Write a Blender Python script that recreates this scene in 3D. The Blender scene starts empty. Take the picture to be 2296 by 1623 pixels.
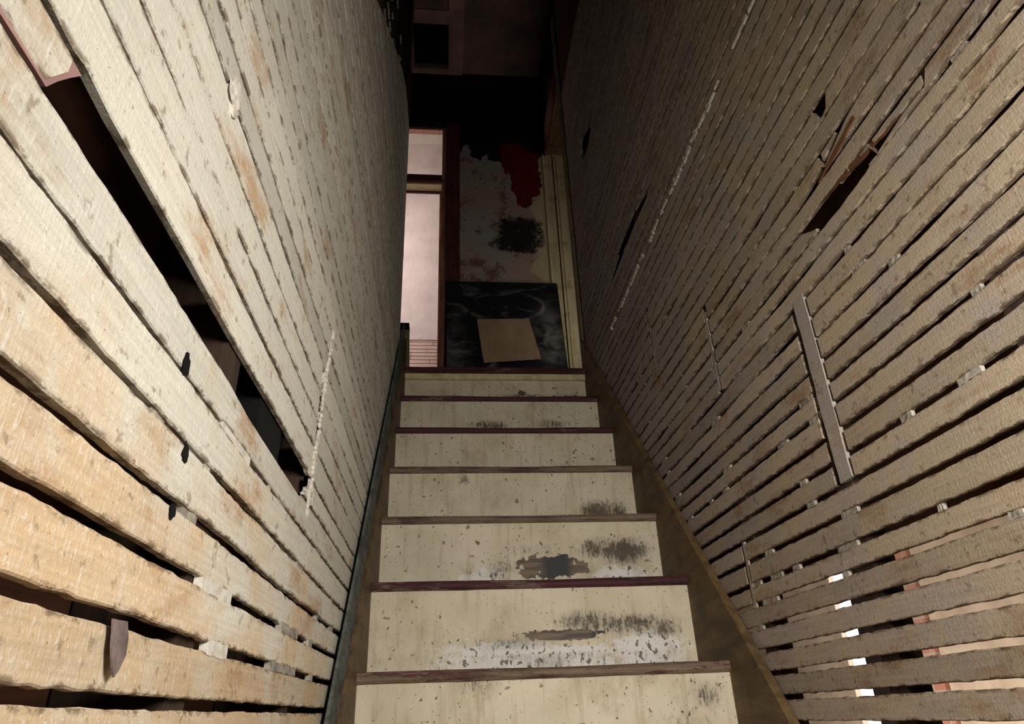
import bpy, bmesh, math, random
from mathutils import Vector, Matrix, noise

random.seed(7)
C = bpy.context.scene.collection
SC = bpy.context.scene

# ------------------------------------------------------------------ camera
F_PX, PITCH, YAW, ROLL = 1525.16, 0.476446, 0.108907, -0.040914
CAMX, CAMZ = 0.18215, -0.01967
def cam_axes():
    fwd = Vector((math.sin(YAW) * math.cos(PITCH), math.cos(YAW) * math.cos(PITCH), math.sin(PITCH)))
    r0 = Vector((math.cos(YAW), -math.sin(YAW), 0)); u0 = r0.cross(fwd)
    r = r0 * math.cos(ROLL) + u0 * math.sin(ROLL)
    u = -r0 * math.sin(ROLL) + u0 * math.cos(ROLL)
    return r, u, fwd
cd = bpy.data.cameras.new('camera'); cam = bpy.data.objects.new('camera', cd); C.objects.link(cam)
R_, U_, F_ = cam_axes()
m = Matrix((R_, U_, -F_)).transposed().to_4x4(); m.translation = (CAMX, 0, CAMZ)
cam.matrix_world = m
cd.sensor_width = 36; cd.lens = 36 * F_PX / 2296; cd.clip_start = 0.01; cd.clip_end = 60
SC.camera = cam

# ------------------------------------------------------------------ world, exposure, big lights
w = bpy.data.worlds.new('world'); SC.world = w; w.use_nodes = True
w.node_tree.nodes['Background'].inputs[0].default_value = (0.75, 0.82, 1, 1)
w.node_tree.nodes['Background'].inputs[1].default_value = 0.012
SC.view_settings.view_transform = 'Standard'; SC.view_settings.look = 'None'
SC.view_settings.exposure = 0.0; SC.view_settings.gamma = 1.0; SC.view_settings.use_curve_mapping = False

def area(name, loc, target, size, power, col, sy=None, spread=180):
    l = bpy.data.lights.new(name, 'AREA'); l.energy = power; l.color = col; l.size = size
    if sy: l.shape = 'RECTANGLE'; l.size_y = sy
    l.spread = math.radians(spread)
    o = bpy.data.objects.new(name, l); C.objects.link(o); o.location = loc
    o.rotation_euler = (Vector(target) - Vector(loc)).to_track_quat('-Z', 'Y').to_euler()
    return o
area('stair_key_light', (0.60, -0.12, 0.30), (0.55, 1.5, -0.10), 0.2, 13.0, (1.0, 0.975, 0.92), 0.3, 150)  # unseen key light added beside the camera, placed to fit the falloff
area('rear_fill_light', (0.22, -0.95, 0.45), (0.55, 1.2, 0.7), 0.5, 1.0, (1.0, 0.97, 0.93), 1.0)  # unseen broad fill added behind the camera to lift the right wall
area('hall_daylight', (1.45, 3.1, 1.95), (0.4, 3.75, 3.9), 0.4, 2.6, (1.0, 0.93, 0.84), 0.9)
area('upper_room_daylight', (-1.3, 4.25, 3.6), (0.0, 5.0, 3.0), 0.8, 41.0, (1.0, 0.94, 0.91), 1.2)
area('side_room_daylight', (1.5, 3.1, -0.9), (2.6, 3.6, 0.3), 0.8, 30.0, (1.0, 0.95, 0.88), 0.8)

# ------------------------------------------------------------------ helpers
def finish(me, mat, parent, name):
    o = bpy.data.objects.new(name, me); C.objects.link(o)
    if mat is not None: me.materials.append(mat)
    if parent is not None: o.parent = parent
    return o
def mesh(name, verts, faces, mat=None, parent=None):
    me = bpy.data.meshes.new(name); me.from_pydata(verts, [], faces); me.update()
    return finish(me, mat, parent, name)
def obj(name, bm, mat=None, parent=None, bevel=0):
    if bevel:
        bmesh.ops.bevel(bm, geom=[e for e in bm.edges if len(e.link_faces) == 2 and e.calc_face_angle(0) > 0.6],
                        offset=bevel, segments=2, affect='EDGES', clamp_overlap=True)
    bmesh.ops.recalc_face_normals(bm, faces=bm.faces)
    me = bpy.data.meshes.new(name); bm.to_mesh(me); bm.free()
    return finish(me, mat, parent, name)
def bx(bm, a, b):
    vs = [bm.verts.new((x, y, z)) for x in (a[0], b[0]) for y in (a[1], b[1]) for z in (a[2], b[2])]
    for f in ((0, 1, 3, 2), (4, 6, 7, 5), (0, 4, 5, 1), (2, 3, 7, 6), (0, 2, 6, 4), (1, 5, 7, 3)):
        bm.faces.new([vs[i] for i in f])
def box(name, a, b, mat, parent=None, bevel=0.0):
    bm = bmesh.new(); bx(bm, a, b); return obj(name, bm, mat, parent, bevel)
def prism(bm, pts, e):               # pts: 3D polygon; e: extrusion vector
    e = Vector(e); a = [bm.verts.new(p) for p in pts]; b = [bm.verts.new(Vector(p) + e) for p in pts]
    bm.faces.new(a); bm.faces.new(b[::-1]); n = len(pts)
    for i in range(n): bm.faces.new((a[i], b[i], b[(i + 1) % n], a[(i + 1) % n]))
def sheet(name, pts, e, mat, parent=None, rag=0.0, step=0.01, seed=0):
    """thin piece with ragged outline: polygon resampled and jittered"""
    out = []; n = len(pts)
    for i in range(n):
        a, b = Vector(pts[i]), Vector(pts[(i + 1) % n]); k = max(1, int((b - a).length / step))
        for j in range(k):
            p = a.lerp(b, j / k)
            if rag:
                q = p * 45 + Vector((seed, seed * 2, seed)); nv = noise.noise_vector(q)
                ev = Vector(e).normalized(); nv -= ev * nv.dot(ev); p = p + nv * rag
            out.append(p)
    bm = bmesh.new(); prism(bm, out, e); bmesh.ops.triangulate(bm, faces=[f for f in bm.faces if len(f.verts) > 4])
    return obj(name, bm, mat, parent)
def rock(name, loc, rad, mat, parent=None, amp=0.35, seed=0, sub=3):
    bm = bmesh.new(); bmesh.ops.create_icosphere(bm, subdivisions=sub, radius=1)
    for v in bm.verts:
        d = 1 + amp * noise.noise(v.co * 1.7 + Vector((seed, seed, 0))) + amp * .5 * noise.noise(v.co * 5 + Vector((0, seed, 0)))
        v.co = Vector((v.co.x * rad[0] * d + loc[0], v.co.y * rad[1] * d + loc[1], v.co.z * rad[2] * d + loc[2]))
    return obj(name, bm, mat, parent)
def thing(name, label, cat, loc=(0, 0, 0), group=None):
    o = bpy.data.objects.new(name, None); C.objects.link(o); o.location = loc; o.empty_display_size = .1
    return tag(o, label, cat, group)
def tag(o, label, cat=None, group=None):
    o['label'] = label
    if cat: o['category'] = cat
    if group: o['group'] = group
    return o
def struct(o, label=None, cat=None):
    o['kind'] = 'structure'
    if label: o['label'] = label
    if cat: o['category'] = cat
    return o
def group_root(name, label, cat):
    o = bpy.data.objects.new(name, None); C.objects.link(o); return struct(o, label, cat)
def fbm(p, oct=4):
    return noise.fractal(p, 0.8, 2.1, oct)

# ------------------------------------------------------------------ materials
class N:
    def __init__(s, name, rough=0.85, spec=0.25):
        s.m = bpy.data.materials.new(name); s.m.use_nodes = True; s.t = s.m.node_tree
        s.b = s.t.nodes['Principled BSDF']; s.b.inputs['Roughness'].default_value = rough
        s.b.inputs['Specular IOR Level'].default_value = spec
        s.tc = s.t.nodes.new('ShaderNodeTexCoord').outputs['Object']
    def n(s, k): return s.t.nodes.new(k)
    def l(s, a, b): s.t.links.new(a, b)
    def coord(s, scale=(1, 1, 1), rot=(0, 0, 0), loc=(0, 0, 0)):
        mp = s.n('ShaderNodeMapping'); s.l(s.tc, mp.inputs[0])
        mp.inputs['Scale'].default_value = scale; mp.inputs['Rotation'].default_value = rot; mp.inputs['Location'].default_value = loc
        return mp.outputs[0]
    def noise(s, scale, vec=None, detail=4, rough=.55, dist=0):
        q = s.n('ShaderNodeTexNoise'); s.l(vec or s.tc, q.inputs['Vector']); q.inputs['Scale'].default_value = scale
        q.inputs['Detail'].default_value = detail; q.inputs['Roughness'].default_value = rough; q.inputs['Distortion'].default_value = dist
        return q.outputs['Fac']
    def vor(s, scale, vec=None):
        q = s.n('ShaderNodeTexVoronoi'); s.l(vec or s.tc, q.inputs['Vector']); q.inputs['Scale'].default_value = scale
        return q.outputs['Distance']
    def ramp(s, fac, a, b, lo=0., hi=1.):
        q = s.n('ShaderNodeMapRange'); q.interpolation_type = 'SMOOTHSTEP'; s.l(fac, q.inputs[0])
        q.inputs[1].default_value = a; q.inputs[2].default_value = b; q.inputs[3].default_value = lo; q.inputs[4].default_value = hi
        return q.outputs[0]
    def attr(s, name):
        q = s.n('ShaderNodeAttribute'); q.attribute_name = name; return q.outputs['Fac']
    def math(s, op, a, b=None):
        q = s.n('ShaderNodeMath'); q.operation = op
        for i, v in enumerate((a, b)):
            if v is None: continue
            if isinstance(v, (int, float)): q.inputs[i].default_value = v
            else: s.l(v, q.inputs[i])
        return q.outputs[0]
    def mix(s, fac, a, b, mode='MIX'):
        q = s.n('ShaderNodeMix'); q.data_type = 'RGBA'; q.blend_type = mode
        for i, v in ((0, fac), (6, a), (7, b)):
            if isinstance(v, (int, float)): q.inputs[i].default_value = v
            elif isinstance(v, tuple): q.inputs[i].default_value = v + (1,) if len(v) == 3 else v
            else: s.l(v, q.inputs[i])
        return q.outputs[2]
    def bump(s, h, strength=.5, dist=.002, prev=None):
        q = s.n('ShaderNodeBump'); s.l(h, q.inputs['Height']); q.inputs['Strength'].default_value = strength
        q.inputs['Distance'].default_value = dist
        if prev is not None: s.l(prev, q.inputs['Normal'])
        return q.outputs[0]
    def done(s, col, nrm=None):
        if isinstance(col, tuple): s.b.inputs['Base Color'].default_value = col + (1,)
        else: s.l(col, s.b.inputs['Base Color'])
        if nrm is not None: s.l(nrm, s.b.inputs['Normal'])
        return s.m
def lin(r, g, b):
    f = lambda c: (c / 255 / 12.92) if c / 255 <= .04045 else ((c / 255 + .055) / 1.055) ** 2.4
    return (f(r), f(g), f(b))

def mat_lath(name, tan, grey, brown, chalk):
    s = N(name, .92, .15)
    tone = s.attr('tone'); grey_mix = s.attr('grey_mix')
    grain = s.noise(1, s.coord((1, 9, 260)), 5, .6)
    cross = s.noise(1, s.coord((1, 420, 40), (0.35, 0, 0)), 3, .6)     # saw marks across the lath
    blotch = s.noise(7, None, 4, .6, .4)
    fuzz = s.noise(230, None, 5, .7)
    c = s.mix(s.ramp(s.math('ADD', blotch, s.math('MULTIPLY', grey_mix, .5)), .42, .78), tan, grey)
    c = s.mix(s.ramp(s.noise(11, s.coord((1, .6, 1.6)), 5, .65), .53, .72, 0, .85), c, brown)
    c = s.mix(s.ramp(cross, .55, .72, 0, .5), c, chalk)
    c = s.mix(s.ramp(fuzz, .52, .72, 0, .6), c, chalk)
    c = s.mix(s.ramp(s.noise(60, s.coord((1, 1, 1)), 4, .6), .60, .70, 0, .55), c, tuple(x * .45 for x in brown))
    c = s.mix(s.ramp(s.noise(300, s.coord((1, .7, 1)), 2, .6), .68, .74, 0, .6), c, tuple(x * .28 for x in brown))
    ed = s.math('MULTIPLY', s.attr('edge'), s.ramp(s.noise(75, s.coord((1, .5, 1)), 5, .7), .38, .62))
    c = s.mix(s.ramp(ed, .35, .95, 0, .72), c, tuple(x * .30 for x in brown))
    k = s.n('ShaderNodeMix'); k.data_type = 'RGBA'; k.blend_type = 'MULTIPLY'; k.inputs[0].default_value = 1
    s.l(c, k.inputs[6])
    g = s.n('ShaderNodeCombineColor'); v = s.math('ADD', s.math('MULTIPLY', tone, .30), s.ramp(grain, .25, .75, .74, .94))
    for i in range(3): s.l(v, g.inputs[i])
    s.l(g.outputs[0], k.inputs[7])
    nb = s.bump(fuzz, .55, .0016); nb = s.bump(cross, .35, .0012, nb); nb = s.bump(grain, .3, .001, nb)
    return s.done(k.outputs[2], nb)
M = {}
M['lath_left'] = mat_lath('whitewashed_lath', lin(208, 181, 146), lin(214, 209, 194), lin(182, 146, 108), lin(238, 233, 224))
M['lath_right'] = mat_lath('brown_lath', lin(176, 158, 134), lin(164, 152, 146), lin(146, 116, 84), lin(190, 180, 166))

def mat_wood(name, a, b, dark=None, rough=.7, grain=(30, 3, 30), amt=.5, bumpd=.001, spots=0):
    s = N(name, rough, .3)
    g = s.noise(1, s.coord(grain), 6, .65, .6)
    c = s.mix(s.ramp(g, .3, .7), a, b)
    if dark: c = s.mix(s.ramp(s.noise(9, None, 5, .65), .5, .66, 0, amt), c, dark)
    if spots: c = s.mix(s.ramp(s.noise(120, None, 3, .6), .62, .70, 0, spots), c, tuple(min(1, x * 4 + .05) for x in b))
    return s.done(c, s.bump(g, .5, bumpd))
def mat_flat(name, a, b=None, scale=12, rough=.8, bump=.0008):
    s = N(name, rough, .25); nz = s.noise(scale, None, 6, .65)
    c = s.mix(s.ramp(nz, .35, .68), a, b or tuple(x * .6 for x in a))
    return s.done(c, s.bump(s.noise(scale * 9, None, 5, .6), .5, bump))
M['stud'] = mat_wood('rough_stud', lin(70, 52, 38), lin(44, 34, 27), None, .9, (60, 60, 5))
M['back'] = mat_wood('dark_sheathing', lin(120, 78, 56), lin(78, 52, 40), None, .95, (5, 3, 40))
M['split'] = mat_wood('split_orange_wood', lin(122, 80, 48), lin(88, 58, 38), lin(50, 30, 18), .9, (20, 8, 160))
M['plaster_key'] = mat_flat('pale_plaster', lin(232, 226, 214), lin(196, 186, 170), 60, .95, .002)
M['plaster_dirty'] = mat_flat('dirty_plaster', lin(182, 174, 160), lin(128, 120, 108), 60, .95, .002)
M['stringer'] = mat_wood('worn_varnish', lin(118, 94, 62), lin(80, 62, 40), lin(58, 46, 34), .6, (30, 5, 26), .7, .001)
M['grey_band'] = mat_wood('grey_painted_edge', lin(112, 114, 108), lin(72, 76, 72), lin(48, 46, 42), .85, (40, 14, 40), .8, .002)
def mat_tread(name, base, worn, dark, paint):
    s = N(name, .65, .3)
    g = s.noise(1, s.coord((5, 60, 150)), 6, .7, .4)
    c = s.mix(s.ramp(g, .32, .68), base, worn)
    c = s.mix(s.ramp(s.noise(1, s.coord((7, 20, 60)), 5, .7), .50, .62, 0, .8), c, dark)
    c = s.mix(s.ramp(s.noise(1, s.coord((4, 9, 30), (0, 0, 0), (3, 1, 0)), 6, .75), .55, .60, 0, .85), c, paint)
    c = s.mix(s.ramp(s.noise(110, None, 3, .6), .66, .72, 0, .6), c, tuple(min(1, x * 2 + .05) for x in worn))
    return s.done(c, s.bump(g, .6, .0012))
M['tread_wood'] = mat_tread('worn_tread_edge', lin(134, 114, 94), lin(98, 80, 64), lin(64, 50, 40), lin(82, 44, 44))
M['tread_maroon'] = mat_tread('maroon_paint', lin(84, 42, 46), lin(62, 30, 34), lin(44, 24, 26), lin(112, 92, 78))
M['maroon_trim'] = mat_wood('maroon_trim', lin(96, 52, 44), lin(70, 38, 32), lin(48, 26, 22), .6, (60, 60, 6), .5)
M['pink_trim'] = mat_wood('pink_brown_trim', lin(172, 128, 112), lin(140, 96, 82), lin(96, 62, 50), .6, (60, 60, 5), .5)
M['rose_frame'] = mat_flat('rose_plaster', lin(176, 138, 130), lin(140, 110, 104), 4, .9)
M['dark_trim'] = mat_wood('dark_timber', lin(44, 32, 24), lin(28, 20, 15), None, .8, (40, 40, 6))
M['olive_trim'] = mat_wood('olive_trim', lin(124, 112, 78), lin(92, 82, 56), lin(52, 42, 30), .7, (60, 60, 6), .5)
M['cream_trim'] = mat_wood('old_cream_paint', lin(228, 214, 172), lin(206, 190, 148), lin(150, 120, 78), .55, (40, 40, 4), .5)
M['soot'] = mat_flat('sooty_maroon', lin(22, 12, 10), lin(12, 9, 8), 8, .95)
M['red'] = mat_flat('old_red_paint', lin(112, 14, 14), lin(84, 11, 11), 14, .7)
M['ceiling'] = mat_flat('grimy_ceiling', lin(140, 112, 102), lin(104, 88, 80), 4, .95)
M['hole'] = mat_flat('black_void', lin(16, 15, 12), lin(10, 9, 8), 6, .95)
M['brown_soffit'] = mat_wood('brown_soffit', lin(120, 98, 66), lin(92, 72, 50), lin(60, 44, 32), .7, (30, 4, 30), .6)
M['floor'] = mat_wood('floor_boards', lin(96, 66, 50), lin(62, 42, 34), lin(40, 28, 24), .7, (8, 60, 8), .5)

def mat_room():
    s = N('pink_white_plaster', .9, .2)
    c = s.mix(s.ramp(s.noise(3, None, 5, .6), .35, .7), lin(228, 208, 200), lin(206, 186, 180))
    c = s.mix(s.ramp(s.noise(16, s.coord((1.4, 1, 1)), 3, .7), .69, .74, 0, .7), c, lin(120, 100, 92))
    return s.done(c, s.bump(s.noise(22, None, 6, .65), .35, .006))
M['room'] = mat_room()
M['room_lath'] = mat_wood('pink_white_laths', lin(226, 196, 182), lin(206, 172, 158), lin(190, 150, 134), .9, (4, 4, 120), .5)
M['room_ceiling'] = mat_flat('grey_white_ceiling', lin(206, 194, 184), lin(186, 172, 162), 3, .9)

def mat_peeling():
    s = N('stained_plaster_skim', .9, .15)
    c = s.mix(s.ramp(s.noise(3.2, None, 6, .6, .5), .38, .62), lin(150, 144, 134), lin(158, 134, 120))
    c = s.mix(s.ramp(s.noise(7, s.coord((1, 1, 1), (0, .6, 0)), 5, .65), .52, .66, 0, .8), c, lin(104, 64, 48))
    c = s.mix(s.ramp(s.noise(30, None, 4, .6), .62, .7, 0, .6), c, lin(60, 48, 40))
    c = s.mix(s.attr('cream'), c, lin(192, 176, 136))
    so = s.math('ADD', s.attr('soot'), s.math('MULTIPLY', s.math('SUBTRACT', s.noise(16, None, 6, .75), .5), 1.4))
    c = s.mix(s.ramp(so, .38, .72, 0, .96), c, lin(22, 24, 24))
    return s.done(c, s.bump(s.noise(40, None, 6, .65), .5, .002))
M['peeling'] = mat_peeling()

def mat_riser():
    s = N('cream_riser_paint', .62, .35)
    streak = s.noise(1, s.coord((120, 1, 34)), 6, .72)
    fine = s.noise(70, None, 6, .7)
    c = s.mix(s.ramp(s.noise(5, None, 5, .6), .35, .7), lin(224, 210, 184), lin(206, 192, 162))
    c = s.mix(s.ramp(s.noise(1, s.coord((50, 1, 5)), 4, .6), .52, .68, 0, .35), c, lin(166, 144, 110))
    c = s.mix(s.ramp(s.math('ADD', s.attr('white'), s.math('MULTIPLY', s.math('SUBTRACT', fine, .5), 1.3)), .35, .65, 0, .75), c, lin(236, 233, 230))
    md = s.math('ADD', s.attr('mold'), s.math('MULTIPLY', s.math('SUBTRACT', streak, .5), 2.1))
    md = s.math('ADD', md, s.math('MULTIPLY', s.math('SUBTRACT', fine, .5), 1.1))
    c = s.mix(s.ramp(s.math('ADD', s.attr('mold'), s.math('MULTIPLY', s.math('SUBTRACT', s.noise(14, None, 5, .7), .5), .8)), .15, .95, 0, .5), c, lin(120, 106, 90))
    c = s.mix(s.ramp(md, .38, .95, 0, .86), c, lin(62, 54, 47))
    c = s.mix(s.ramp(s.noise(9, s.coord((1, 1, .7)), 6, .7), .50, .70, 0, .45), c, lin(158, 134, 98))
    hot = s.math('MULTIPLY', s.math('MAXIMUM', s.attr('mold'), s.attr('white')), .14)
    c = s.mix(s.ramp(s.math('ADD', s.noise(75, s.coord((1, 1, .8)), 2, .5), hot), .715, .735, 0, .85), c, lin(88, 74, 58))
    # scattered chips and fly specks
    c = s.mix(s.ramp(s.noise(42, None, 2, .5), .69, .73, 0, .75), c, lin(112, 90, 62))
    c = s.mix(s.ramp(s.noise(150, None, 2, .5), .665, .71, 0, .8), c, lin(82, 68, 48))
    ba = s.math('ADD', s.attr('bare'), s.math('MULTIPLY', s.math('SUBTRACT', fine, .5), .55))
    wood = s.mix(s.ramp(s.noise(1, s.coord((9, 1, 90)), 5, .6), .4, .62), lin(128, 108, 88), lin(84, 74, 66))
    wood = s.mix(s.ramp(s.attr('char'), .3, .8), wood, lin(58, 56, 56))
    e = s.ramp(ba, .44, .56)
    c = s.mix(e, c, wood)
    return s.done(c, s.bump(s.math('SUBTRACT', s.math('MULTIPLY', fine, .3), e), .5, .0012))
M['riser'] = mat_riser()

def mat_panel():
    s = N('smeared_black_panel', .45, .4)
    n1 = s.noise(5, s.coord((1, 1, 2)), 6, .6, 1.2)
    c = s.mix(s.ramp(n1, .5, .75, 0, .7), lin(24, 27, 30), lin(112, 112, 110))
    c = s.mix(s.math('MULTIPLY', s.attr('smear'), s.ramp(s.noise(9, None, 5, .6, .5), .3, .7)), c, lin(176, 166, 156))
    return s.done(c, s.bump(n1, .1, .001))
M['panel'] = mat_panel()
M['card'] = mat_flat('brown_cardboard', lin(158, 132, 104), lin(136, 112, 86), 5, .9, .0006)
def mat_brick():
    s = N('soft_red_brick', .9, .2)
    q = s.n('ShaderNodeTexBrick'); s.l(s.coord((1, 1, 1), (0, math.radians(90), math.radians(90))), q.inputs['Vector'])
    q.inputs['Color1'].default_value = lin(206, 146, 120) + (1,); q.inputs['Color2'].default_value = lin(190, 128, 104) + (1,)
    q.inputs['Mortar'].default_value = lin(190, 176, 160) + (1,); q.inputs['Scale'].default_value = 4.5
    return s.done(q.outputs['Color'])
M['brick'] = mat_brick()
M['side_plaster'] = mat_flat('warm_cream_plaster', lin(224, 200, 172), lin(200, 172, 146), 5, .9)
M['bark'] = mat_flat('grey_bark', lin(134, 118, 112), lin(96, 84, 80), 40, .9)
def mat_emit(name, col, st):
    s = N(name); s.b.inputs['Emission Color'].default_value = col + (1,); s.b.inputs['Emission Strength'].default_value = st
    return s.done((.02, .02, .02))
M['sky_pane'] = mat_emit('daylit_pane', (.86, .94, 1), 3.0)

# ------------------------------------------------------------------ stair numbers
RISE, RUN, Y0, Z0, NT = 0.21817, 0.19371, 1.60803, 0.06967, 0.0236
SLOPE = RISE / RUN
W = 0.82                                # clear width between the stringers
nos_z = lambda y: Z0 + (y - Y0) * SLOPE
LANDY, LANDZ = Y0 + 6 * RUN, Z0 + 6 * RISE
STR_H = 0.143                           # stringer stands this far above the line of nosings

# ------------------------------------------------------------------ lath walls
def lath_wall(name, xface, side, gaps, gapw, ystart, yend, top_fn, holes, joints, mat, parent, thick=.007):
    """horizontal laths between listed gap heights; side=+1 faces +x. Holes: fn(y)->list of (z1,z2) cut out"""
    vs, fs, tone, grey_mix, edg = [], [], [], [], []
    nx = side; NP = 8
    for k in range(len(gaps) - 1):
        z0, z1 = gaps[k], gaps[k + 1]; zc = (z0 + z1) / 2
        rnd = random.random(); bow = random.uniform(-.0015, .0015); xo = random.uniform(0, .0018); ph = random.uniform(0, 50)
        gk = gapw(k) if callable(gapw) else gapw
        cuts = [(jy, jw) for (za, zb, jy, jw) in joints if za < zc < zb]
        # hidden beneath the stringer
        ylim = min(yend, Y0 + (zc - Z0 + .16) / SLOPE)
        for ps in (0, 1):
            y = ystart; run = None; seg = rnd
            while y < ylim + 1e-6:
                h = .012 if y > .2 else .05
                jig = .0011 * fbm(Vector((ph, y * 38, zc * 90))) + .0010 * noise.noise(Vector((ph, y * 190, zc * 40)))
                jig2 = .0011 * fbm(Vector((ph + 9, y * 38, zc * 90))) + .0010 * noise.noise(Vector((ph + 9, y * 190, zc * 40)))
                wav = .0022 * noise.noise(Vector((zc * 3, y * 1.6, 3.1 + side)))
                ga = gk * max(.12, 1 + 1.3 * noise.noise(Vector((z0 * 40, y * 5, side)))) if gk < .0085 else gk
                gb = gk * max(.12, 1 + 1.3 * noise.noise(Vector((z1 * 40, y * 5, side)))) if gk < .0085 else gk
                a = z0 + ga / 2 + wav + jig; b = z1 - gb / 2 + .0022 * noise.noise(Vector((z1 * 3 + .01, y * 1.6, 3.1 + side))) + jig2
                b = min(b, top_fn(y) + .007 * noise.noise(Vector((y * 30, zc * 60, 1))))
                split = False
                for (h1, h2) in holes(y):
                    if h1 < b and h2 > a:
                        if h1 <= a and h2 >= b: b = a
                        elif h1 <= a: a = h2
                        elif h2 >= b: b = h1
                        elif b - h2 > .003 and h1 - a > .003:
                            split = True
                            if ps: a = h2
                            else: b = h1
                        elif (b - h2) > (h1 - a): a = h2
                        else: b = h1
                if ps and not split: b = a
                ok = (b - a) > .003 and not any(abs(y - jy) < jw / 2 for jy, jw in cuts)
                if ok:
                    xf = xface - nx * (xo + .0012 * noise.noise(Vector((y * 2, zc * 8, 7)))) ; xb = xface - nx * (thick + xo)
                    base = len(vs); r = .0012
                    vs += [(xf - nx * r, y, a), (xf, y, a + r), (xf, y, a + min(.008, (b - a) * .4)), (xf, y, b - min(.008, (b - a) * .4)), (xf, y, b - r), (xf - nx * r, y, b), (xb, y, b), (xb, y, a)]
                    tn = .5 + .5 * (seg - .5) * 1.6; du = min(1, max(0, 2.4 * zc - .1 + .25 * (y - .5))) if side > 0 else min(1, max(0, .5 * (y - .9)))  # left laths turn greyer with height and distance, right ones with distance
                    tone += [tn] * 8; grey_mix += [du] * 8; ev = 1 if side > 0 else 2.6; edg += [ev, 1, 0, 0, 1, ev, ev, ev]  # seam dirt; on the right wall shade is also painted onto the undersides
                    if run is not None:
                        p = run
                        for i in range(8):
                            j = (i + 1) % 8; f = (p + i, p + j, base + j, base + i)
                            fs.append(f if side > 0 else f[::-1])
                    else: fs.append(tuple(base + i for i in range(8))[::(-1 if side > 0 else 1)])
                    run = base
                elif run is not None:
                    fs.append(tuple(run + i for i in range(8))[::(1 if side > 0 else -1)]); run = None
                    seg = random.random()
                y += h
            if run is not None: fs.append(tuple(run + i for i in range(8)))
    o = mesh(name, vs, fs, mat, parent)
    for nm, dat in (('tone', tone), ('grey_mix', grey_mix), ('edge', edg)):
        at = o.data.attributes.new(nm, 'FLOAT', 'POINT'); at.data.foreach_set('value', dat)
    bm = bmesh.new(); bm.from_mesh(o.data); bmesh.ops.recalc_face_normals(bm, faces=bm.faces); bm.to_mesh(o.data); bm.free()
    return o

def poly_hole(poly):                    # poly: list of (y,z); returns fn(y)->(z1,z2) or None
    ys = [p[0] for p in poly]
    def f(y):
        if y <= min(ys) or y >= max(ys): return None
        zs = []
        for i in range(len(poly)):
            (ya, za), (yb, zb) = poly[i], poly[(i + 1) % len(poly)]
            if (ya - y) * (yb - y) < 0: zs.append(za + (zb - za) * (y - ya) / (yb - ya))
        return (min(zs), max(zs)) if len(zs) >= 2 else None
    return f
def holes_of(polys):
    fns = [poly_hole(p) for p in polys]
    return lambda y: [r for r in (f(y) for f in fns) if r]

# ---- right wall
XR = 0.84
g = [.033, .076, .121, .165, .205, .253, .297, .340, .384, .430, .471, .513, .557, .599, .644, .686, .723, .762]
right_gaps = [.033 - .0438 * i for i in range(26, 0, -1)] + g
z = g[-1]
while z < 3.22: z += .0437; right_gaps.append(z + random.uniform(-.002, .002))
big = [(1.0, .763), (.977, .762), (.93, .737), (.89, .723), (.809, .7215), (.734, .727), (.66, .736), (.60, .7345), (.60, .7375), (.669, .741), (.748, .751), (.80, .763), (.86, .7645), (.93, .7645)]
h2 = [(.97, .803), (.87, .8085), (.817, .826), (.765, .842), (.70, .8485), (.66, .8485), (.66, .8515), (.70, .8525), (.765, .8515), (.80, .842), (.87, .818), (.97, .8075)]
h3 = [(2.251, 1.518), (2.048, 1.553), (1.85, 1.546), (1.70, 1.512), (1.70, 1.487), (1.883, 1.500), (2.127, 1.500), (2.251, 1.505)]
h4 = [(2.52, 2.47), (2.44, 2.50), (2.26, 2.40), (2.27, 2.372), (2.33, 2.352), (2.45, 2.37)]
kn = [(.832, .905), (.825, .926), (.806, .931), (.796, .922), (.800, .905), (.818, .899)]
right_joints = [(.30, .655, 1.035, .047), (.17, .30, 1.47, .014), (.655, .875, 1.44, .016), (.90, 1.14, 1.865, .016), (-.2, .17, 2.2, .01)]
def rgap(k):
    zc = right_gaps[k]
    if zc < .5: return .0095
    if zc < 1.3: return .0075
    return .0062
wr = group_root('wall_right', 'right stairwell wall of bare brown wooden laths with split holes', 'wall')
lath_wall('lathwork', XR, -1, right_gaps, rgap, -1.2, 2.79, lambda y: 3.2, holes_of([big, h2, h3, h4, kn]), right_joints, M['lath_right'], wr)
# vertical filler lath between butted laths and smaller plaster-filled joints
def filler(x0, x1, y0, y1, za, zb, mat, nm, parent, lean=0.0, seed=0):
    o = sheet(nm, [(x0, y0 + lean, za), (x0, y1 + lean, za), (x0, y1, zb), (x0, y0, zb)], (x1 - x0, 0, 0), mat, parent, .0025, .012, seed)
    for an, v in (('tone', .72), ('grey_mix', .5)):
        at = o.data.attributes.new(an, 'FLOAT', 'POINT'); at.data.foreach_set('value', [v] * len(o.data.vertices))
    return o
tag(filler(.8400, .8475, 1.012, 1.049, .302, .656, M['lath_right'], 'vertical_lath', wr, .0, 1), 'pale vertical lath strip filling the joint')
for (ya, yb, za, zb, sd) in ((1.464, 1.476, .16, .30, 2), (1.434, 1.446, .655, .875, 3), (1.859, 1.871, .90, 1.14, 4)):
    tag(filler(.8412, .846, ya, yb, za, zb, M['lath_right'], 'vertical_lath', wr, 0, sd), 'thin vertical filler strip between lath ends')
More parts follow.
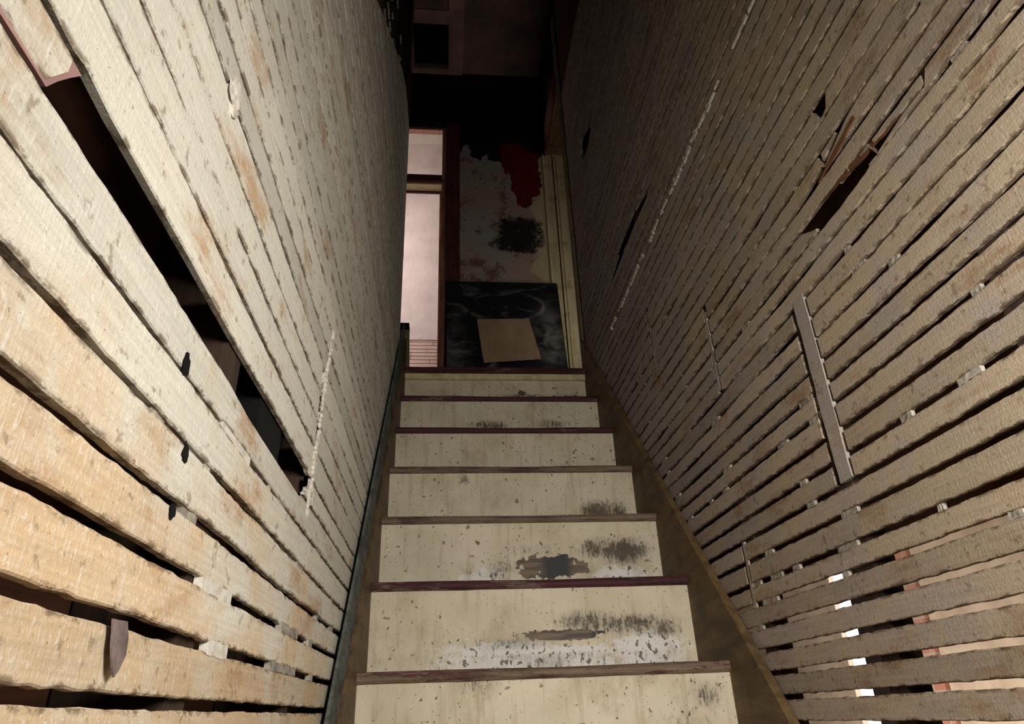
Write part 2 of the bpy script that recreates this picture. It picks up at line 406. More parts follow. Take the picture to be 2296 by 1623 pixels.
# split, orange-brown torn wood around the big hole
tag(sheet('torn_lath', [(.8425, .63, .742), (.8425, .70, .751), (.8425, .77, .762), (.8425, .86, .771), (.8425, .90, .768), (.8425, .82, .757), (.8425, .74, .745), (.8425, .68, .740)],
      (.0035, 0, 0), M['split'], wr, .003, .006, 5), 'torn orange wood edge of the large split')
tag(sheet('torn_lath', [(.8392, .745, .828), (.8392, .80, .817), (.8392, .87, .803), (.8392, .875, .800), (.8392, .80, .808), (.8392, .745, .820)],
      (.0035, 0, 0), M['split'], wr, .002, .006, 6), 'rusty orange splintered sliver between two splits')
# plaster streak along z = 1.34
bm = bmesh.new(); y = .55
while y < 2.35:
    L = random.uniform(.01, .045)
    if random.random() < .88:
        zc = 1.338 + .011 * noise.noise(Vector((y * 9, 0, 0))); t = random.uniform(.003, .013)
        prism(bm, [(.8372, y, zc - t), (.8372, y + L, zc - t * random.random()), (.8372, y + L * .9, zc + t), (.8372, y + .002, zc + t * random.random())], (.009, 0, 0))
    y += L * random.uniform(.8, 1.25)
tag(obj('plaster_ridge', bm, M['plaster_key'], wr), 'pale line of plaster residue along the upper laths')
# plaster keys left in gaps
def keys(parent, x, side, gaps, n, ylo, yhi, zlo, zhi, mat, fixed=()):
    bm = bmesh.new()
    cand = [q for q in gaps if zlo < q < zhi]
    items = [(random.choice(cand), random.uniform(ylo, yhi), random.uniform(.008, .05)) for _ in range(n)] + list(fixed)
    for (zg, yc, L) in items:
        if nos_z(yc) + .12 > zg: continue
        if side > 0 and .25 < zg < .32 and yc < 1.06: continue
        p = []; k = max(4, int(L / .006)); t = .0058
        for i in range(k + 1):
            yy = yc - L / 2 + L * i / k; p.append((x - side * (.0022 + .0012 * random.random()), yy, zg + t * (.7 + .5 * random.random())))
        for i in range(k, -1, -1):
            yy = yc - L / 2 + L * i / k; p.append((x - side * (.0022 + .0012 * random.random()), yy, zg - t * (.7 + .5 * random.random())))
        e = Vector((-side * .006, 0, 0)); a = [bm.verts.new(q) for q in p]; b = [bm.verts.new(Vector(q) + e) for q in p]; m_ = len(p)
        for i in range(k):
            j = m_ - 1 - i; bm.faces.new((a[i], a[i + 1], a[j - 1], a[j])); bm.faces.new((b[i], b[j], b[j - 1], b[i + 1]))
        for i in range(m_): bm.faces.new((a[i], b[i], b[(i + 1) % m_], a[(i + 1) % m_]))
    return obj('plaster_keys', bm, mat, parent)
kr = keys(wr, XR, -1, right_gaps, 330, .35, 2.7, .16, 3.1, M['plaster_dirty'],
          [(.205, 1.08, .06), (.205, 1.35, .05), (.165, 1.40, .07), (.121, 1.48, .05), (.253, 1.05, .05)])
kr['kind'] = 'stuff'; kr['label'] = 'crumbs of pale plaster caught between the laths'
# studs behind
def studs(parent, x0, x1, ys, z0, z1, mat, wd=.045):
    for yc in ys: box('stud', (x0, yc - wd / 2, z0), (x1, yc + wd / 2, z1), mat, parent)
studs(wr, XR + .0095, XR + .048, [-.62, -.2, .20, .62, 1.055, 1.455, 1.865, 2.28, 2.69], -1.6, 3.2, M['stud'])
tag(box('sheathing', (XR + .10, -1.2, .215), (XR + .115, 2.8, 4.68), M['back'], wr), 'dark back face of the wall seen through the gaps')
tag(box('head_board', (XR + .0, -1.2, 3.21), (XR + .03, 2.74, 4.66), M['maroon_trim'], wr), 'dark maroon board above the top lath')

# ---- left wall
XL = -0.02
g = [-.004, .041, .087, .131, .177, .224, .271, .309, .362, .409, .457, .510, .552, .596, .640, .684, .728, .773, .817, .862, .906]
left_gaps = [-.004 - .0445 * i for i in range(26, 0, -1)] + g
z = g[-1]
while z < 2.8: z += .0445; left_gaps.append(z + random.uniform(-.002, .002))
TOP = [(-2, 1.0), (.9, 1.46), (1.425, 1.933), (1.744, 2.221), (2.1, 2.52), (2.36, 2.695), (2.70, 2.72)]
def top_left(y):
    for (a, za), (b, zb) in zip(TOP, TOP[1:]):
        if a <= y <= b: return za + (zb - za) * (y - a) / (b - a)
    return 2.72
gapL = [(.262, .270), (.275, .276), (.508, .273), (.675, .263), (.96, .262), (1.005, .285), (1.0, .315), (.83, .316), (.60, .3115), (.467, .3125), (.376, .3115), (.32, .311), (.281, .314)]
left_joints = [(.27, .53, 1.04, .010)]
def lgap(k):
    zc = left_gaps[k]
    if zc < .11: return .0088
    if zc < .30: return .0052
    if zc < .7: return .0050
    return .0042
wl = group_root('wall_left', 'left stairwell wall of pale lath strips with one lath missing', 'wall')
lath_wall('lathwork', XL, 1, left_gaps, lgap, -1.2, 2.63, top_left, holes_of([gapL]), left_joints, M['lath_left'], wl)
st = sheet('broken_lath', [(-.0215, .03, .272), (-.0215, .262, .272), (-.0215, .283, .3045), (-.0215, .03, .307)], (-.006, 0, 0), M['rose_frame'], wl, .001, .01, 3)
tag(st, 'mauve stub of the missing lath with a slanted broken end')
# crumbling plaster ridge at the joint near y=1.04
bm = bmesh.new(); zz = .255
while zz < .60:
    yy = 1.02 + (zz - .27) * .20 + random.uniform(-.006, .006); r = random.uniform(.004, .011)
    t = bmesh.ops.create_icosphere(bm, subdivisions=2, radius=1)
    for v in t['verts']:
        d = 1 + .35 * noise.noise(v.co * 2 + Vector((zz * 50, 0, 0)))
        v.co = Vector((v.co.x * .0035 * d - .0205, v.co.y * r * d + yy, v.co.z * r * .9 * d + zz))
    zz += random.uniform(.006, .012)
tag(obj('plaster_ridge', bm, M['plaster_key'], wl), 'crumbly pale plaster ridge beside the end of the missing lath')
kl = keys(wl, XL, 1, left_gaps, 330, .45, 2.5, .10, 2.6, M['plaster_dirty'])
kl['kind'] = 'stuff'; kl['label'] = 'crumbs of grey plaster caught between the laths'
def key_piece(yc, zg, L, t=.0062, nm='plaster_key', mat='plaster_key', parent=None, x=XL, side=1, seed=0):
    return sheet(nm, [(x - side * .0004, yc - L / 2, zg - t), (x - side * .0004, yc + L / 2, zg - t), (x - side * .0004, yc + L / 2, zg + t), (x - side * .0004, yc - L / 2, zg + t)],
                 (-side * .008, 0, 0), M[mat], parent, .0018, .005, seed)
for i, (ya, yb, zg) in enumerate([(.617, .705, .087), (.658, .716, .041), (.935, 1.04, .087), (.90, 1.05, .041), (.60, .70, .2225), (1.13, 1.16, .087), (1.17, 1.19, .041)]):
    tag(key_piece((ya + yb) / 2, zg, yb - ya, .0052 if i > 1 else .0062, parent=wl, seed=i, mat='plaster_key' if i in (0, 1, 4) else 'plaster_dirty'), 'lump of white plaster plugging a gap')
# dark blown knots and a hanging flap of bark
def knot(y, z, ry, rz, parent, x=XL, side=1, mat='hole', nm='knot', sd=0):
    return rock(nm, (x - side * .0003, y, z), (.0016, ry, rz), M[mat], parent, .4, sd)
for i, (y, z, ry, rz) in enumerate([(.494, .232, .007, .010), (.525, .170, .007, .008), (.523, .124, .005, .006)]):
    tag(knot(y, z, ry, rz, wl, sd=i), 'small dark knot hole at a lath edge')
tag(sheet('bark_flap', [(XL + .003, .455, .040), (XL + .003, .476, .040), (XL + .0035, .4805, .030), (XL + .0045, .479, .021), (XL + .005, .472, .012), (XL + .005, .468, .0085), (XL + .005, .463, .014), (XL + .004, .459, .024), (XL + .0035, .458, .032)], (.0012, 0, 0), M['bark'], wl, .0014, .003, 8),
    'grey leaf shaped flap hanging from a lath edge')
tag(rock('plaster_splat', (XL - .0005, .480, .507), (.004, .017, .021), M['plaster_key'], wl, .6, 4), 'round pale plaster splash on a lath')
studs(wl, XL - .0935, XL - .0095, [-.62, -.2, .215, .625, 1.045, 1.455, 1.865, 2.28, 2.62], -1.6, 3.9, M['stud'])
tag(box('blackened_block', (XL - .060, .74, .24), (XL - .010, .85, .36), M['hole'], wl), 'blackened blocking seen through the missing lath')
tag(box('sheathing', (XL - .115, -1.2, -1.5), (XL - .097, 3.88, 4.66), M['back'], wl), 'dark boards closing the back of the left wall')

# ------------------------------------------------------------------ staircase
stair = thing('staircase', 'steep narrow staircase with peeling cream risers and worn maroon treads', 'staircase', (W / 2, 0, -1.5))
def P(o): o.parent = stair; o.location = (-W / 2, 0, 1.5); return o
def riser(i):
    """riser standing above tread i (tread 0 is the lowest one fully in view)"""
    y = Y0 + (i + 1) * RUN + .0115; za = Z0 + i * RISE - .002; zb = Z0 + (i + 1) * RISE - NT
    nx, nz = 270, 66; vs, fs = [], []; mold, bare, white, char = [], [], [], []
    H = zb - za; v0 = (0, 0, .08, .19, .28, .35, .40)[max(0, min(6, i + 1))]     # foot of each riser tucked behind the worn nosing
    for b in range(nz + 1):
        for a in range(nx + 1):
            u, v = a / nx, b / nz; vs.append((u * W, y, za + v * H)); v = (v - v0) / (1 - v0)
            p = Vector((u * 8, v * 2, i * 7.3)); n1 = fbm(p * 2.2); n2 = fbm(p * 5 + Vector((3, 1, 0)))
            S = SP[i % len(SP)] if i >= 0 else SP[-1]
            mo = 0
            for (cu, cv, su, sv, am) in S['mold']: mo = max(mo, 1.35 * am * math.exp(-((u - cu) / su) ** 2 - ((v - cv) / sv) ** 2))
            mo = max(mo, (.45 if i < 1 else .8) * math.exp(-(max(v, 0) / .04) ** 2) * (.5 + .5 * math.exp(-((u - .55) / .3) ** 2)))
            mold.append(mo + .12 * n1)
            ba = 0
            for (u0, u1, v0, v1) in S['bare']:
                du = min(u - u0, u1 - u) / .03; dv = min((v - v0), (v1 - v)) / .10
                mid = 1 - abs((u - (u0 + u1) / 2) / ((u1 - u0) / 2)) ** 2.5
                eu = abs((u - (u0 + u1) / 2) / ((u1 - u0) / 2)); ev = abs((v - (v0 + v1) / 2) / ((v1 - v0) / 2))
                ba = max(ba, 1.15 - .62 * (eu ** 3 + ev ** 2.2) + .55 * n2)
            bare.append(max(0, min(1, ba)))
            wh = 0
            for (cu, cv, su, sv, am) in S['white']: wh = max(wh, am * math.exp(-((u - cu) / su) ** 2 - ((max(v, cv * .6) - cv) / sv) ** 2))
            white.append(wh + .3 * n2)
            ch = 0
            for (cu, su) in S['char']: ch = max(ch, math.exp(-((u - cu) / su) ** 2))
            char.append(ch)
    for b in range(nz):
        for a in range(nx):
            q = b * (nx + 1) + a; fs.append((q, q + 1, q + nx + 2, q + nx + 1))
    base = len(vs)
    vs += [(0, y + .018, za), (W, y + .018, za), (W, y + .018, zb), (0, y + .018, zb)]
    c0, c1, c2, c3 = 0, nx, (nz + 1) * (nx + 1) - 1, nz * (nx + 1)
    fs += [(base, base + 3, base + 2, base + 1)]
    fs += [tuple(range(nx, -1, -1)) + (base, base + 1), tuple(range(c3, c2 + 1)) + (base + 2, base + 3)]
    fs += [tuple(b * (nx + 1) for b in range(nz + 1)) + (base + 3, base), tuple(b * (nx + 1) + nx for b in range(nz, -1, -1)) + (base + 1, base + 2)]
    o = P(mesh('riser', vs, fs, M['riser']))
    for nm, dat in (('mold', mold), ('bare', bare), ('white', white), ('char', char)):
        at = o.data.attributes.new(nm, 'FLOAT', 'POINT'); at.data.foreach_set('value', dat + [0] * 4)
    return o
SP = [
 dict(mold=[(.80, .42, .16, .20, .62), (.66, .45, .10, .22, .6), (.90, .35, .07, .2, .55), (.45, .18, .14, .14, .45), (.33, .2, .2, .2, .25)], bare=[(.47, .71, .20, .36)],
      white=[(.40, .08, .22, .16, .9), (.85, .10, .12, .22, 1.1), (.62, .05, .2, .1, .8)], char=[(.70, .03)]),
 dict(mold=[(.86, .50, .10, .24, .85), (.76, .55, .08, .2, .6), (.42, .25, .07, .25, .45), (.55, .55, .12, .2, .35)], bare=[(.475, .73, .10, .44)],
      white=[(.35, .15, .12, .2, .7), (.85, .14, .12, .14, .9)], char=[(.62, .06)]),
 dict(mold=[(.84, .35, .08, .2, .8), (.92, .3, .06, .25, .6), (.70, .2, .08, .15, .4), (.30, .9, .03, .1, .5)], bare=[(.365, .75, -.06, .27)],
      white=[(.82, .06, .1, .10, .9), (.40, .25, .06, .25, .4)], char=[(.50, .05)]),
 dict(mold=[(.45, .03, .12, .06, 1.2), (.72, .18, .06, .25, .75), (.80, .22, .10, .22, .7), (.60, .05, .14, .07, .9)], bare=[(.40, .58, -.12, .03)], white=[(.55, .2, .2, .2, .4)], char=[(.45, .1)]),
 dict(mold=[(.45, .15, .12, .22, .6), (.55, .02, .16, .07, 1.1), (.76, .2, .1, .2, .55)], bare=[], white=[(.4, .3, .15, .2, .4)], char=[]),
 dict(mold=[(.66, .10, .25, .12, .55), (.64, .22, .02, .12, 1.2), (.9, .1, .1, .2, .5)], bare=[], white=[], char=[]),
 dict(mold=[(.92, .8, .06, .2, .45), (.30, .95, .1, .12, .35), (.88, .5, .1, .3, .3)], bare=[], white=[], char=[]),
]
tread_look = {-1: 'tread_wood', 0: 'tread_wood', 1: 'tread_maroon', 2: 'tread_wood', 3: 'tread_wood', 4: 'tread_maroon', 5: 'tread_maroon'}
tlabel = {0: 'worn bare wooden tread, lowest one whose edge shows', 1: 'glossy maroon painted tread edge', 4: 'dark maroon tread edge', 5: 'dark maroon tread edge, scuffed'}
for i in range(-7, 6):
    bm = bmesh.new(); z = Z0 + i * RISE; yb = Y0 + (i + 1) * RUN + .014; y = Y0 + i * RUN
    # nosing edge with wear waviness
    n = 90; rows = []
    for a in range(n + 1):
        x = a / n * W; wv = .0022 * fbm(Vector((x * 6, i * 5.1, 0))) + .001 * noise.noise(Vector((x * 60, i, 2)))
        dip = -.004 * math.exp(-((x / W - .55) / .2) ** 2)
        prof = [(yb, z - NT), (y + .004 + wv, z - NT + wv * .5), (y + wv, z - NT * .75), (y - .0015 + wv, z - NT * .4 + dip * .5), (y + .002 + wv, z - .002 + dip), (y + .01, z + dip * .6), (yb, z)]
        rows.append([bm.verts.new((x, p[0], p[1])) for p in prof])
    for a in range(n):
        for k in range(7):
            j = (k + 1) % 7; bm.faces.new((rows[a][k], rows[a][j], rows[a + 1][j], rows[a + 1][k]))
    bm.faces.new(rows[0]); bm.faces.new(rows[-1][::-1])
    o = P(obj('tread', bm, M[tread_look.get(i, 'tread_wood')]))
    if i in tlabel: tag(o, tlabel[i])
    if i >= -3: riser(i)
# the riser that closes the step under the lowest tread in view, and the rest of the flight below it
for i in range(-7, -3):
    o = P(box('riser', (0, Y0 + (i + 1) * RUN + .0115, Z0 + i * RISE - .002), (W, Y0 + (i + 1) * RUN + .0295, Z0 + (i + 1) * RISE - NT), M['riser']))
# stringers
ya, yb2 = Y0 - 7.2 * RUN, LANDY + .03
def stringer(x0, x1, lo, hi, mat, nm='stringer', y0=ya, y1=yb2, par=True):
    bm = bmesh.new()
    prism(bm, [(x0, y0, nos_z(y0) + lo), (x0, y1, nos_z(y1) + lo), (x0, y1, nos_z(y1) + hi), (x0, y0, nos_z(y0) + hi)], (x1 - x0, 0, 0))
    o = obj(nm, bm, mat, None, .002); return P(o) if par else o
tag(stringer(-.012, 0, -.30, .140, M['stringer']), 'narrow brown stringer on the left')
tag(stringer(W, W + .019, -.30, .1435, M['stringer']), 'wide olive brown stringer on the right, stained')
tag(stringer(-.0118, -.006, .1405, .272, M['grey_band'], 'edge_strip', ya, 2.70), 'dark grey strip between left stringer and laths')
# worn landing edge
bm = bmesh.new(); bx(bm, (0, LANDY - .022, LANDZ - .024), (W, LANDY + .02, LANDZ)); tag(P(obj('landing_nosing', bm, M['tread_maroon'], None, .005)), 'dark maroon landing edge')
bm = bmesh.new(); bx(bm, (0, LANDY - .006, LANDZ - .052), (W, LANDY + .01, LANDZ - .0245)); tag(P(obj('landing_trim', bm, M['cream_trim'], None, .003)), 'chipped cream moulding under the landing edge')

# ------------------------------------------------------------------ upstairs hall
FY = 3.90
struct(box('floor', (-.3, LANDY + .022, LANDZ - .03), (2.2, FY + 1.6, LANDZ - .002), M['floor']), 'landing floor boards at the head of the stairs', 'floor')
struct(box('floor', (-1.2, -1.4, -1.56), (3.6, 4.6, -1.5), M['floor']), 'dark floor at the foot of the stairs', 'floor')
ce = group_root('ceiling', 'grimy brown ceiling over the upstairs landing', 'ceiling')
bm = bmesh.new()
HX0, HX1, HY0, HY1 = -.094, .180, 3.445, 3.85
for a, b in (((-.15, -1.2, 4.68), (HX0, FY, 4.72)), ((HX1, -1.2, 4.68), (2.2, FY, 4.72)), ((HX0, -1.2, 4.68), (HX1, HY0, 4.72)), ((HX0, HY1, 4.68), (HX1, FY, 4.72))): bx(bm, a, b)
obj('ceiling_board', bm, M['ceiling'], ce)
tag(box('hatch', (HX0 - .02, HY0 - .02, 4.721), (HX1 + .02, HY1 + .02, 4.74), M['hole'], ce), 'black square attic hatch opening')
bm = bmesh.new()
bx(bm, (HX1, 3.0, 4.66), (HX1 + .115, FY, 4.68)); bx(bm, (-.15, HY1, 4.66), (HX1, FY, 4.68)); bx(bm, (-.15, 3.33, 4.66), (HX1, HY0, 4.68))
tag(obj('hatch_frame', bm, M['rose_frame'], ce), 'dull rose coloured frame round the hatch')

wb = group_root('wall_back', 'far landing wall with peeling plaster, soot and red paint', 'wall')
bm = bmesh.new()
DX0, DX1, DZ, TZ = -.62, .140, LANDZ, 4.02
bx(bm, (DX1 + .01, FY, LANDZ - .05), (2.2, FY + .03, 4.68)); bx(bm, (-1.4, FY, TZ + .01), (DX1 + .01, FY + .03, 4.68)); bx(bm, (-1.4, FY, LANDZ - .05), (DX0 - .01, FY + .03, TZ + .01))
obj('sooty_boards', bm, M['soot'], wb)
# plaster skim with ragged outline (painted grid)
def skim(parent):
    x0, x1, z0, z1 = .272, .915, LANDZ, 3.93; nx, nz = 150, 560
    edge_top = [(.272, 3.80), (.31, 3.90), (.345, 3.86), (.36, 3.76), (.42, 3.73), (.47, 3.82), (.50, 3.745), (.58, 3.73), (.62, 3.60), (.66, 3.63), (.88, 3.76), (.915, 3.84)]
    red = [(.60, 3.72), (.66, 3.58), (.655, 3.45), (.69, 3.40), (.70, 3.31), (.76, 3.28), (.80, 3.31), (.80, 3.39), (.86, 3.40), (.885, 3.52), (.875, 3.62), (.86, 3.74), (.86, 3.95), (.60, 3.95)]
    def inside(p, poly):
        c = False
        for i in range(len(poly)):
            (xa, ya_), (xb, yb_) = poly[i], poly[i - 1]
            if (ya_ > p[1]) != (yb_ > p[1]) and p[0] < (xb - xa) * (p[1] - ya_) / (yb_ - ya_) + xa: c = not c
        return c
    def topz(x):
        for (a, za), (b, zb) in zip(edge_top, edge_top[1:]):
            if a <= x <= b: return za + (zb - za) * (x - a) / (b - a)
        return 3.7
    vs, fs, soot, cream = [], [], [], []
    keep = {}
    for b in range(nz + 1):
        for a in range(nx + 1):
            x = x0 + (x1 - x0) * a / nx; z = z0 + (z1 - z0) * b / nz
            jn = Vector((x * 25, 0, z * 25)); jx = .014 * fbm(jn); jz = .014 * fbm(jn + Vector((9, 9, 9)))
            keep[a, b] = (z + jz * 1.6 < topz(min(max(x + jx, .273), .914))) and not inside((x + jx, z + jz), red)
            vs.append((x, FY - .004 - .0015 * fbm(Vector((x * 9, 1, z * 9))), z))
            s1 = math.exp(-((x - .69) / .215) ** 4 - ((z - 3.03) / .19) ** 4) * .82
            s2 = .62 * math.exp(-((x - .55) / .14) ** 2 - ((z - 2.95) / .06) ** 2); s3 = .35 * math.exp(-((x - .4) / .2) ** 2 - ((z - 3.0) / .03) ** 2)
            soot.append(max(s1, s2, s3)); cream.append(min(1, max(0, (x - .80) / .04 + 1.5 * fbm(Vector((x * 6, 5, z * 6))))) * .8)
    for b in range(nz):
        for a in range(nx):
            if keep[a, b] and keep[a + 1, b] and keep[a, b + 1] and keep[a + 1, b + 1]:
                q = b * (nx + 1) + a; fs.append((q, q + 1, q + nx + 2, q + nx + 1))
    o = mesh('plaster_skim', vs, fs, M['peeling'], parent)
    for nm, dat in (('soot', soot), ('cream', cream)):
        at = o.data.attributes.new(nm, 'FLOAT', 'POINT'); at.data.foreach_set('value', dat)
    bm = bmesh.new(); bm.from_mesh(o.data); bmesh.ops.delete(bm, geom=[v for v in bm.verts if not v.link_faces], context='VERTS')
    r = bmesh.ops.extrude_face_region(bm, geom=bm.faces[:])
    for v in [q for q in r['geom'] if isinstance(q, bmesh.types.BMVert)]: v.co.y -= .003
    bm.to_mesh(o.data); bm.free()
    return o
tag(skim(wb), 'stained grey pink plaster with a ragged top and a soot burn')
tag(sheet('red_paint', [(.585, FY - .0002, 3.90), (.60, FY - .0002, 3.66), (.64, FY - .0002, 3.25), (.83, FY - .0002, 3.25), (.90, FY - .0002, 3.40), (.90, FY - .0002, 3.80), (.80, FY - .0002, 3.86), (.70, FY - .0002, 3.93)],
      (0, -.0012, 0), M['red'], wb, .012, .02, 2), 'deep red paint bared where plaster fell away')
tag(box('picture_rail', (-.10, FY - .03, 4.10), (.272, FY, 4.20), M['hole'], wb), 'black rail above the door frame')

# door with transom
d1 = group_root('door_1', 'narrow open doorway with a transom light above it', 'doorway')
def cased(name, parts, mat, parent, bev=.004, label=None):
    bm = bmesh.new()
    for a, b in parts: bx(bm, a, b)
    o = obj(name, bm, mat, parent, bev)
    if label: tag(o, label)
    return o
cased('casing', [((DX1 + .03, FY - .022, LANDZ), (.271, FY, 4.09))], M['maroon_trim'], d1, .004, 'flat maroon brown casing')
cased('casing', [((-.3, FY - .022, TZ + .02), (DX1 + .029, FY, 4.09))], M['dark_trim'], d1)
cased('jamb', [((DX1, FY - .012, LANDZ), (DX1 + .030, FY + .045, TZ)), ((DX0 - .03, FY - .012, LANDZ), (DX0, FY + .045, TZ)), ((DX0, FY - .012, TZ), (DX1 + .03, FY + .035, TZ + .02))], M['pink_trim'], d1)
cased('door_stop', [((DX1 - .016, FY + .05, LANDZ), (DX1, FY + .075, 3.46))], M['pink_trim'], d1)
cased('transom_bar', [((DX0, FY - .012, 3.505), (DX1, FY + .02, 3.565)), ((DX0, FY - .024, 3.492), (DX1 + .012, FY - .002, 3.512))], M['maroon_trim'], d1, .003, 'maroon transom bar')
cased('head_board', [((DX0, FY - .002, 3.478), (DX1, FY + .075, 3.490))], M['cream_trim'], d1, .001, 'pale underside of the door head')
cased('head_stop', [((DX0, FY + .07, 3.462), (DX1, FY + .085, 3.4775))], M['maroon_trim'], d1, .001)

# room beyond
rm = group_root('wall_back_room', 'bright pinkish white plaster wall of the room beyond the doorway', 'wall')
RY = 5.0
box('plaster', (-2.2, RY, 2.80), (1.6, RY + .06, 5.2), M['room'], rm)
bm = bmesh.new(); z = 1.38
yy = 0
while z < 2.83:
    x = -2.2
    while x < 1.6:
        L = random.uniform(.3, .6); bx(bm, (x, RY - .004, z + .0035), (x + L - .004, RY + .004, z + .031)); x += L
    z += .0335
tag(obj('lathwork', bm, M['room_lath'], rm), 'exposed pinkish laths below the plaster')
box('backing', (-2.2, RY + .01, 1.38), (1.6, RY + .03, 2.80), M['back'], rm)
# ragged lower plaster edge lumps
bm = bmesh.new(); x = -2.2
tag(sheet('plaster_edge', [(-2.2, RY - .006, 2.90), (-2.2, RY - .006, 2.775)] + [(-.4 + .02 * i, RY - .006, 2.772 + .012 * noise.noise(Vector((i * .9, 0, 0)))) for i in range(30)] + [(.2, RY - .006, 2.77), (1.6, RY - .006, 2.775), (1.6, RY - .006, 2.90)],
      (0, .006, 0), M['room'], rm, .003, .02, 1), 'lower edge of the plaster')
struct(box('wall_room_left', (-2.26, FY + .1, 1.3), (-2.2, RY + .06, 5.2), M['room']), 'left wall of the bright room', 'wall')
struct(box('wall_room_right', (1.6, FY + .1, 1.3), (1.66, RY + .06, 5.2), M['room']), 'right wall of the bright room', 'wall')
struct(box('ceiling_room', (-2.26, FY + .1, 4.98), (1.66, RY + .06, 5.03), M['room_ceiling']), 'pale ceiling of the room seen through the transom', 'ceiling')
struct(box('floor_room', (-2.26, LANDY + 1.2, 1.32), (-.31, RY, LANDZ - .004), M['floor']), 'floor of the bright room', 'floor')
struct(box('wall_room_front', (-2.26, FY + .0, 1.3), (-1.41, FY + .1, 5.03), M['room']), 'front wall of the bright room', 'wall')

# right cream casing, soffit and corner post
t1 = group_root('trim_1', 'old cream door casing on the far wall right of the soot', 'trim')
cased('board', [((.905, FY - .020, LANDZ), (.975, FY, 3.80))], M['cream_trim'], t1, .004)
cased('bead', [((.983, FY - .028, LANDZ), (1.000, FY, 3.80))], M['cream_trim'], t1, .006)
cased('board', [((1.006, FY - .020, LANDZ), (1.12, FY, 3.80))], M['cream_trim'], t1, .004)
cased('shadow_strip', [((.970, FY - .006, LANDZ), (1.010, FY, 3.80))], M['olive_trim'], t1, 0)
sf = group_root('trim_2', 'brown wooden soffit over the right side of the landing', 'soffit')
cased('soffit_board', [((.931, 2.85, 3.80), (1.5, FY, 3.84))], M['brown_soffit'], sf, .003)
cased('edge_board', [((.916, 2.85, 3.785), (.930, FY, 4.0))], M['maroon_trim'], sf, .003)
cased('bulkhead', [((.93, 2.9, 4.0), (.99, FY, 4.68))], M['soot'], sf, 0)
p1 = group_root('trim_3', 'maroon corner post where the right lath wall ends', 'post')
cased('post', [((.838, 2.80, LANDZ - .02), (.93, 2.84, 3.9))], M['maroon_trim'], p1, .004)
cased('edge_bead', [((.826, 2.792, LANDZ - .02), (.838, 2.835, 3.9))], M['olive_trim'], p1, .003, 'narrow olive bead')
p2 = group_root('trim_4', 'dark timber jamb where the left lath wall ends', 'post')
cased('post', [((-.118, 2.648, LANDZ - .1), (-.030, 2.70, 4.66))], M['dark_trim'], p2, .003)
ps = thing('post_stub', 'short brown post stub with a blackened top at the left end of the landing', 'post', (-.012, 2.806, LANDZ))
bm = bmesh.new(); prism(bm, [(-.022, 0, 0), (.026, 0, 0), (.020, 0, .225), (-.022, 0, .225)], (0, .05, 0)); tag(obj('shaft', bm, M['olive_trim'], ps, .003), 'olive brown shaft')
bm = bmesh.new(); bx(bm, (-.023, -.001, .2255), (.0195, .051, .262)); tag(obj('cap', bm, M['hole'], ps, .002), 'blackened top')

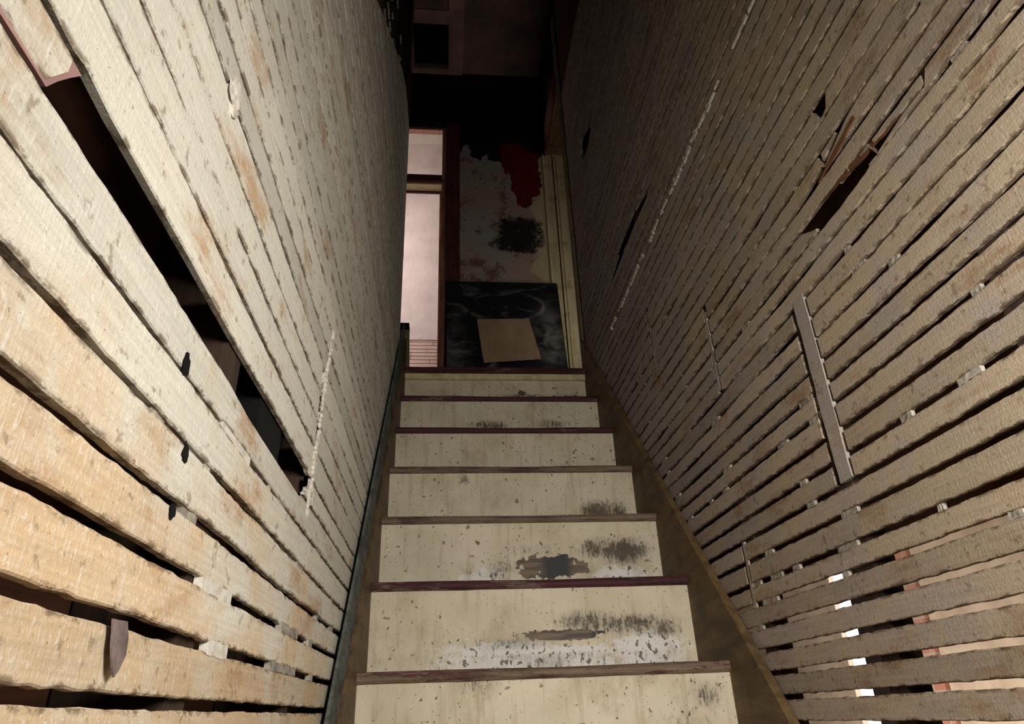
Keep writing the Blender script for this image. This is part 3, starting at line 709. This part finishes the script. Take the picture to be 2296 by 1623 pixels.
# black panel leaning on the far wall, with a cardboard square on it
pn = thing('black_panel', 'large smeared black panel leaning on the far wall below the soot', 'panel', (.56, 3.70, LANDZ))
def panel():
    nx, nz = 60, 90; Wd, Hh = .752, 1.215; y0, y1 = -.085, .155; vs, fs, sm = [], [], []
    for b in range(nz + 1):
        for a in range(nx + 1):
            u, v = a / nx, b / nz; vs.append((-Wd / 2 + u * Wd, y0 + (y1 - y0) * v - .004 * math.sin(u * 3) * math.sin(v * 3.1), v * Hh))
            s = .55 * math.exp(-((u - .9) / .14) ** 2 - ((v - .62) / .16) ** 2) + .35 * math.exp(-((u - .08) / .1) ** 2 - ((v - .4) / .3) ** 2)
            for (cu, cv, ru, rv) in ((.55, .82, .30, .10), (.1, .55, .35, .22), (.93, .45, .14, .1)):
                rr = math.hypot((u - cu) / ru, (v - cv) / rv); side = 1 if (u > cu + ru * .3) else 0
                s += side * .5 * math.exp(-((rr - 1) / .05) ** 2)
            sm.append(min(1, s))
    for b in range(nz):
        for a in range(nx):
            q = b * (nx + 1) + a; fs.append((q, q + 1, q + nx + 2, q + nx + 1))
    o = mesh('board', vs, fs, M['panel'], pn)
    at = o.data.attributes.new('smear', 'FLOAT', 'POINT'); at.data.foreach_set('value', sm)
    bm = bmesh.new(); bm.from_mesh(o.data); r = bmesh.ops.extrude_face_region(bm, geom=bm.faces[:])
    for v in [q for q in r['geom'] if isinstance(q, bmesh.types.BMVert)]: v.co.y += .012
    bmesh.ops.recalc_face_normals(bm, faces=bm.faces); bm.to_mesh(o.data); bm.free()
panel()
cb = sheet('cardboard_piece', [(-.185, .112, .42), (.150, .113, .43), (.205, .050, .105), (-.150, .048, .075)], (0, -.004, 0), M['card'], None, .003, .02, 3)
cb.location = (.56, 3.615, LANDZ + .42)
tag(cb, 'slanted square of brown cardboard fixed to the front of the black panel', 'cardboard')

# ------------------------------------------------------------------ daylit room behind the right wall
wsr = group_root('wall_side_room', 'plastered wall of the daylit room seen between the right laths', 'wall')
SX = 2.60
cased('plaster', [((SX, -.5, -1.5), (SX + .08, 3.405, 2.6)), ((SX, 4.25, -1.5), (SX + .08, 6.2, 2.6))], M['side_plaster'], wsr, 0)
cased('dark_post', [((SX - .02, 3.69, -1.5), (SX + .05, 4.03, 2.6))], M['dark_trim'], wsr, 0)
ch = tag(box('chimney_breast', (SX - .02, 3.41, -1.5), (SX + .08, 3.687, 2.6), M['brick']), 'pinkish brick chimney strip seen through the lowest right lath gaps', 'chimney')
wi = group_root('window_1', 'bright window glimpsed through the right lath gaps', 'window')
box('daylit_pane', (SX + .03, 4.035, -.6), (SX + .035, 4.245, 1.5), M['sky_pane'], wi)
cased('window_frame', [((SX, 4.035, -1.5), (SX + .08, 4.245, -.6)), ((SX, 4.035, 1.5), (SX + .08, 4.245, 2.6))], M['room'], wi, 0)
struct(box('ceiling_side_room', (XR + .116, -1.2, 1.36), (SX + .08, 6.2, 1.40), M['room_ceiling']), 'ceiling of the daylit side room', 'ceiling')
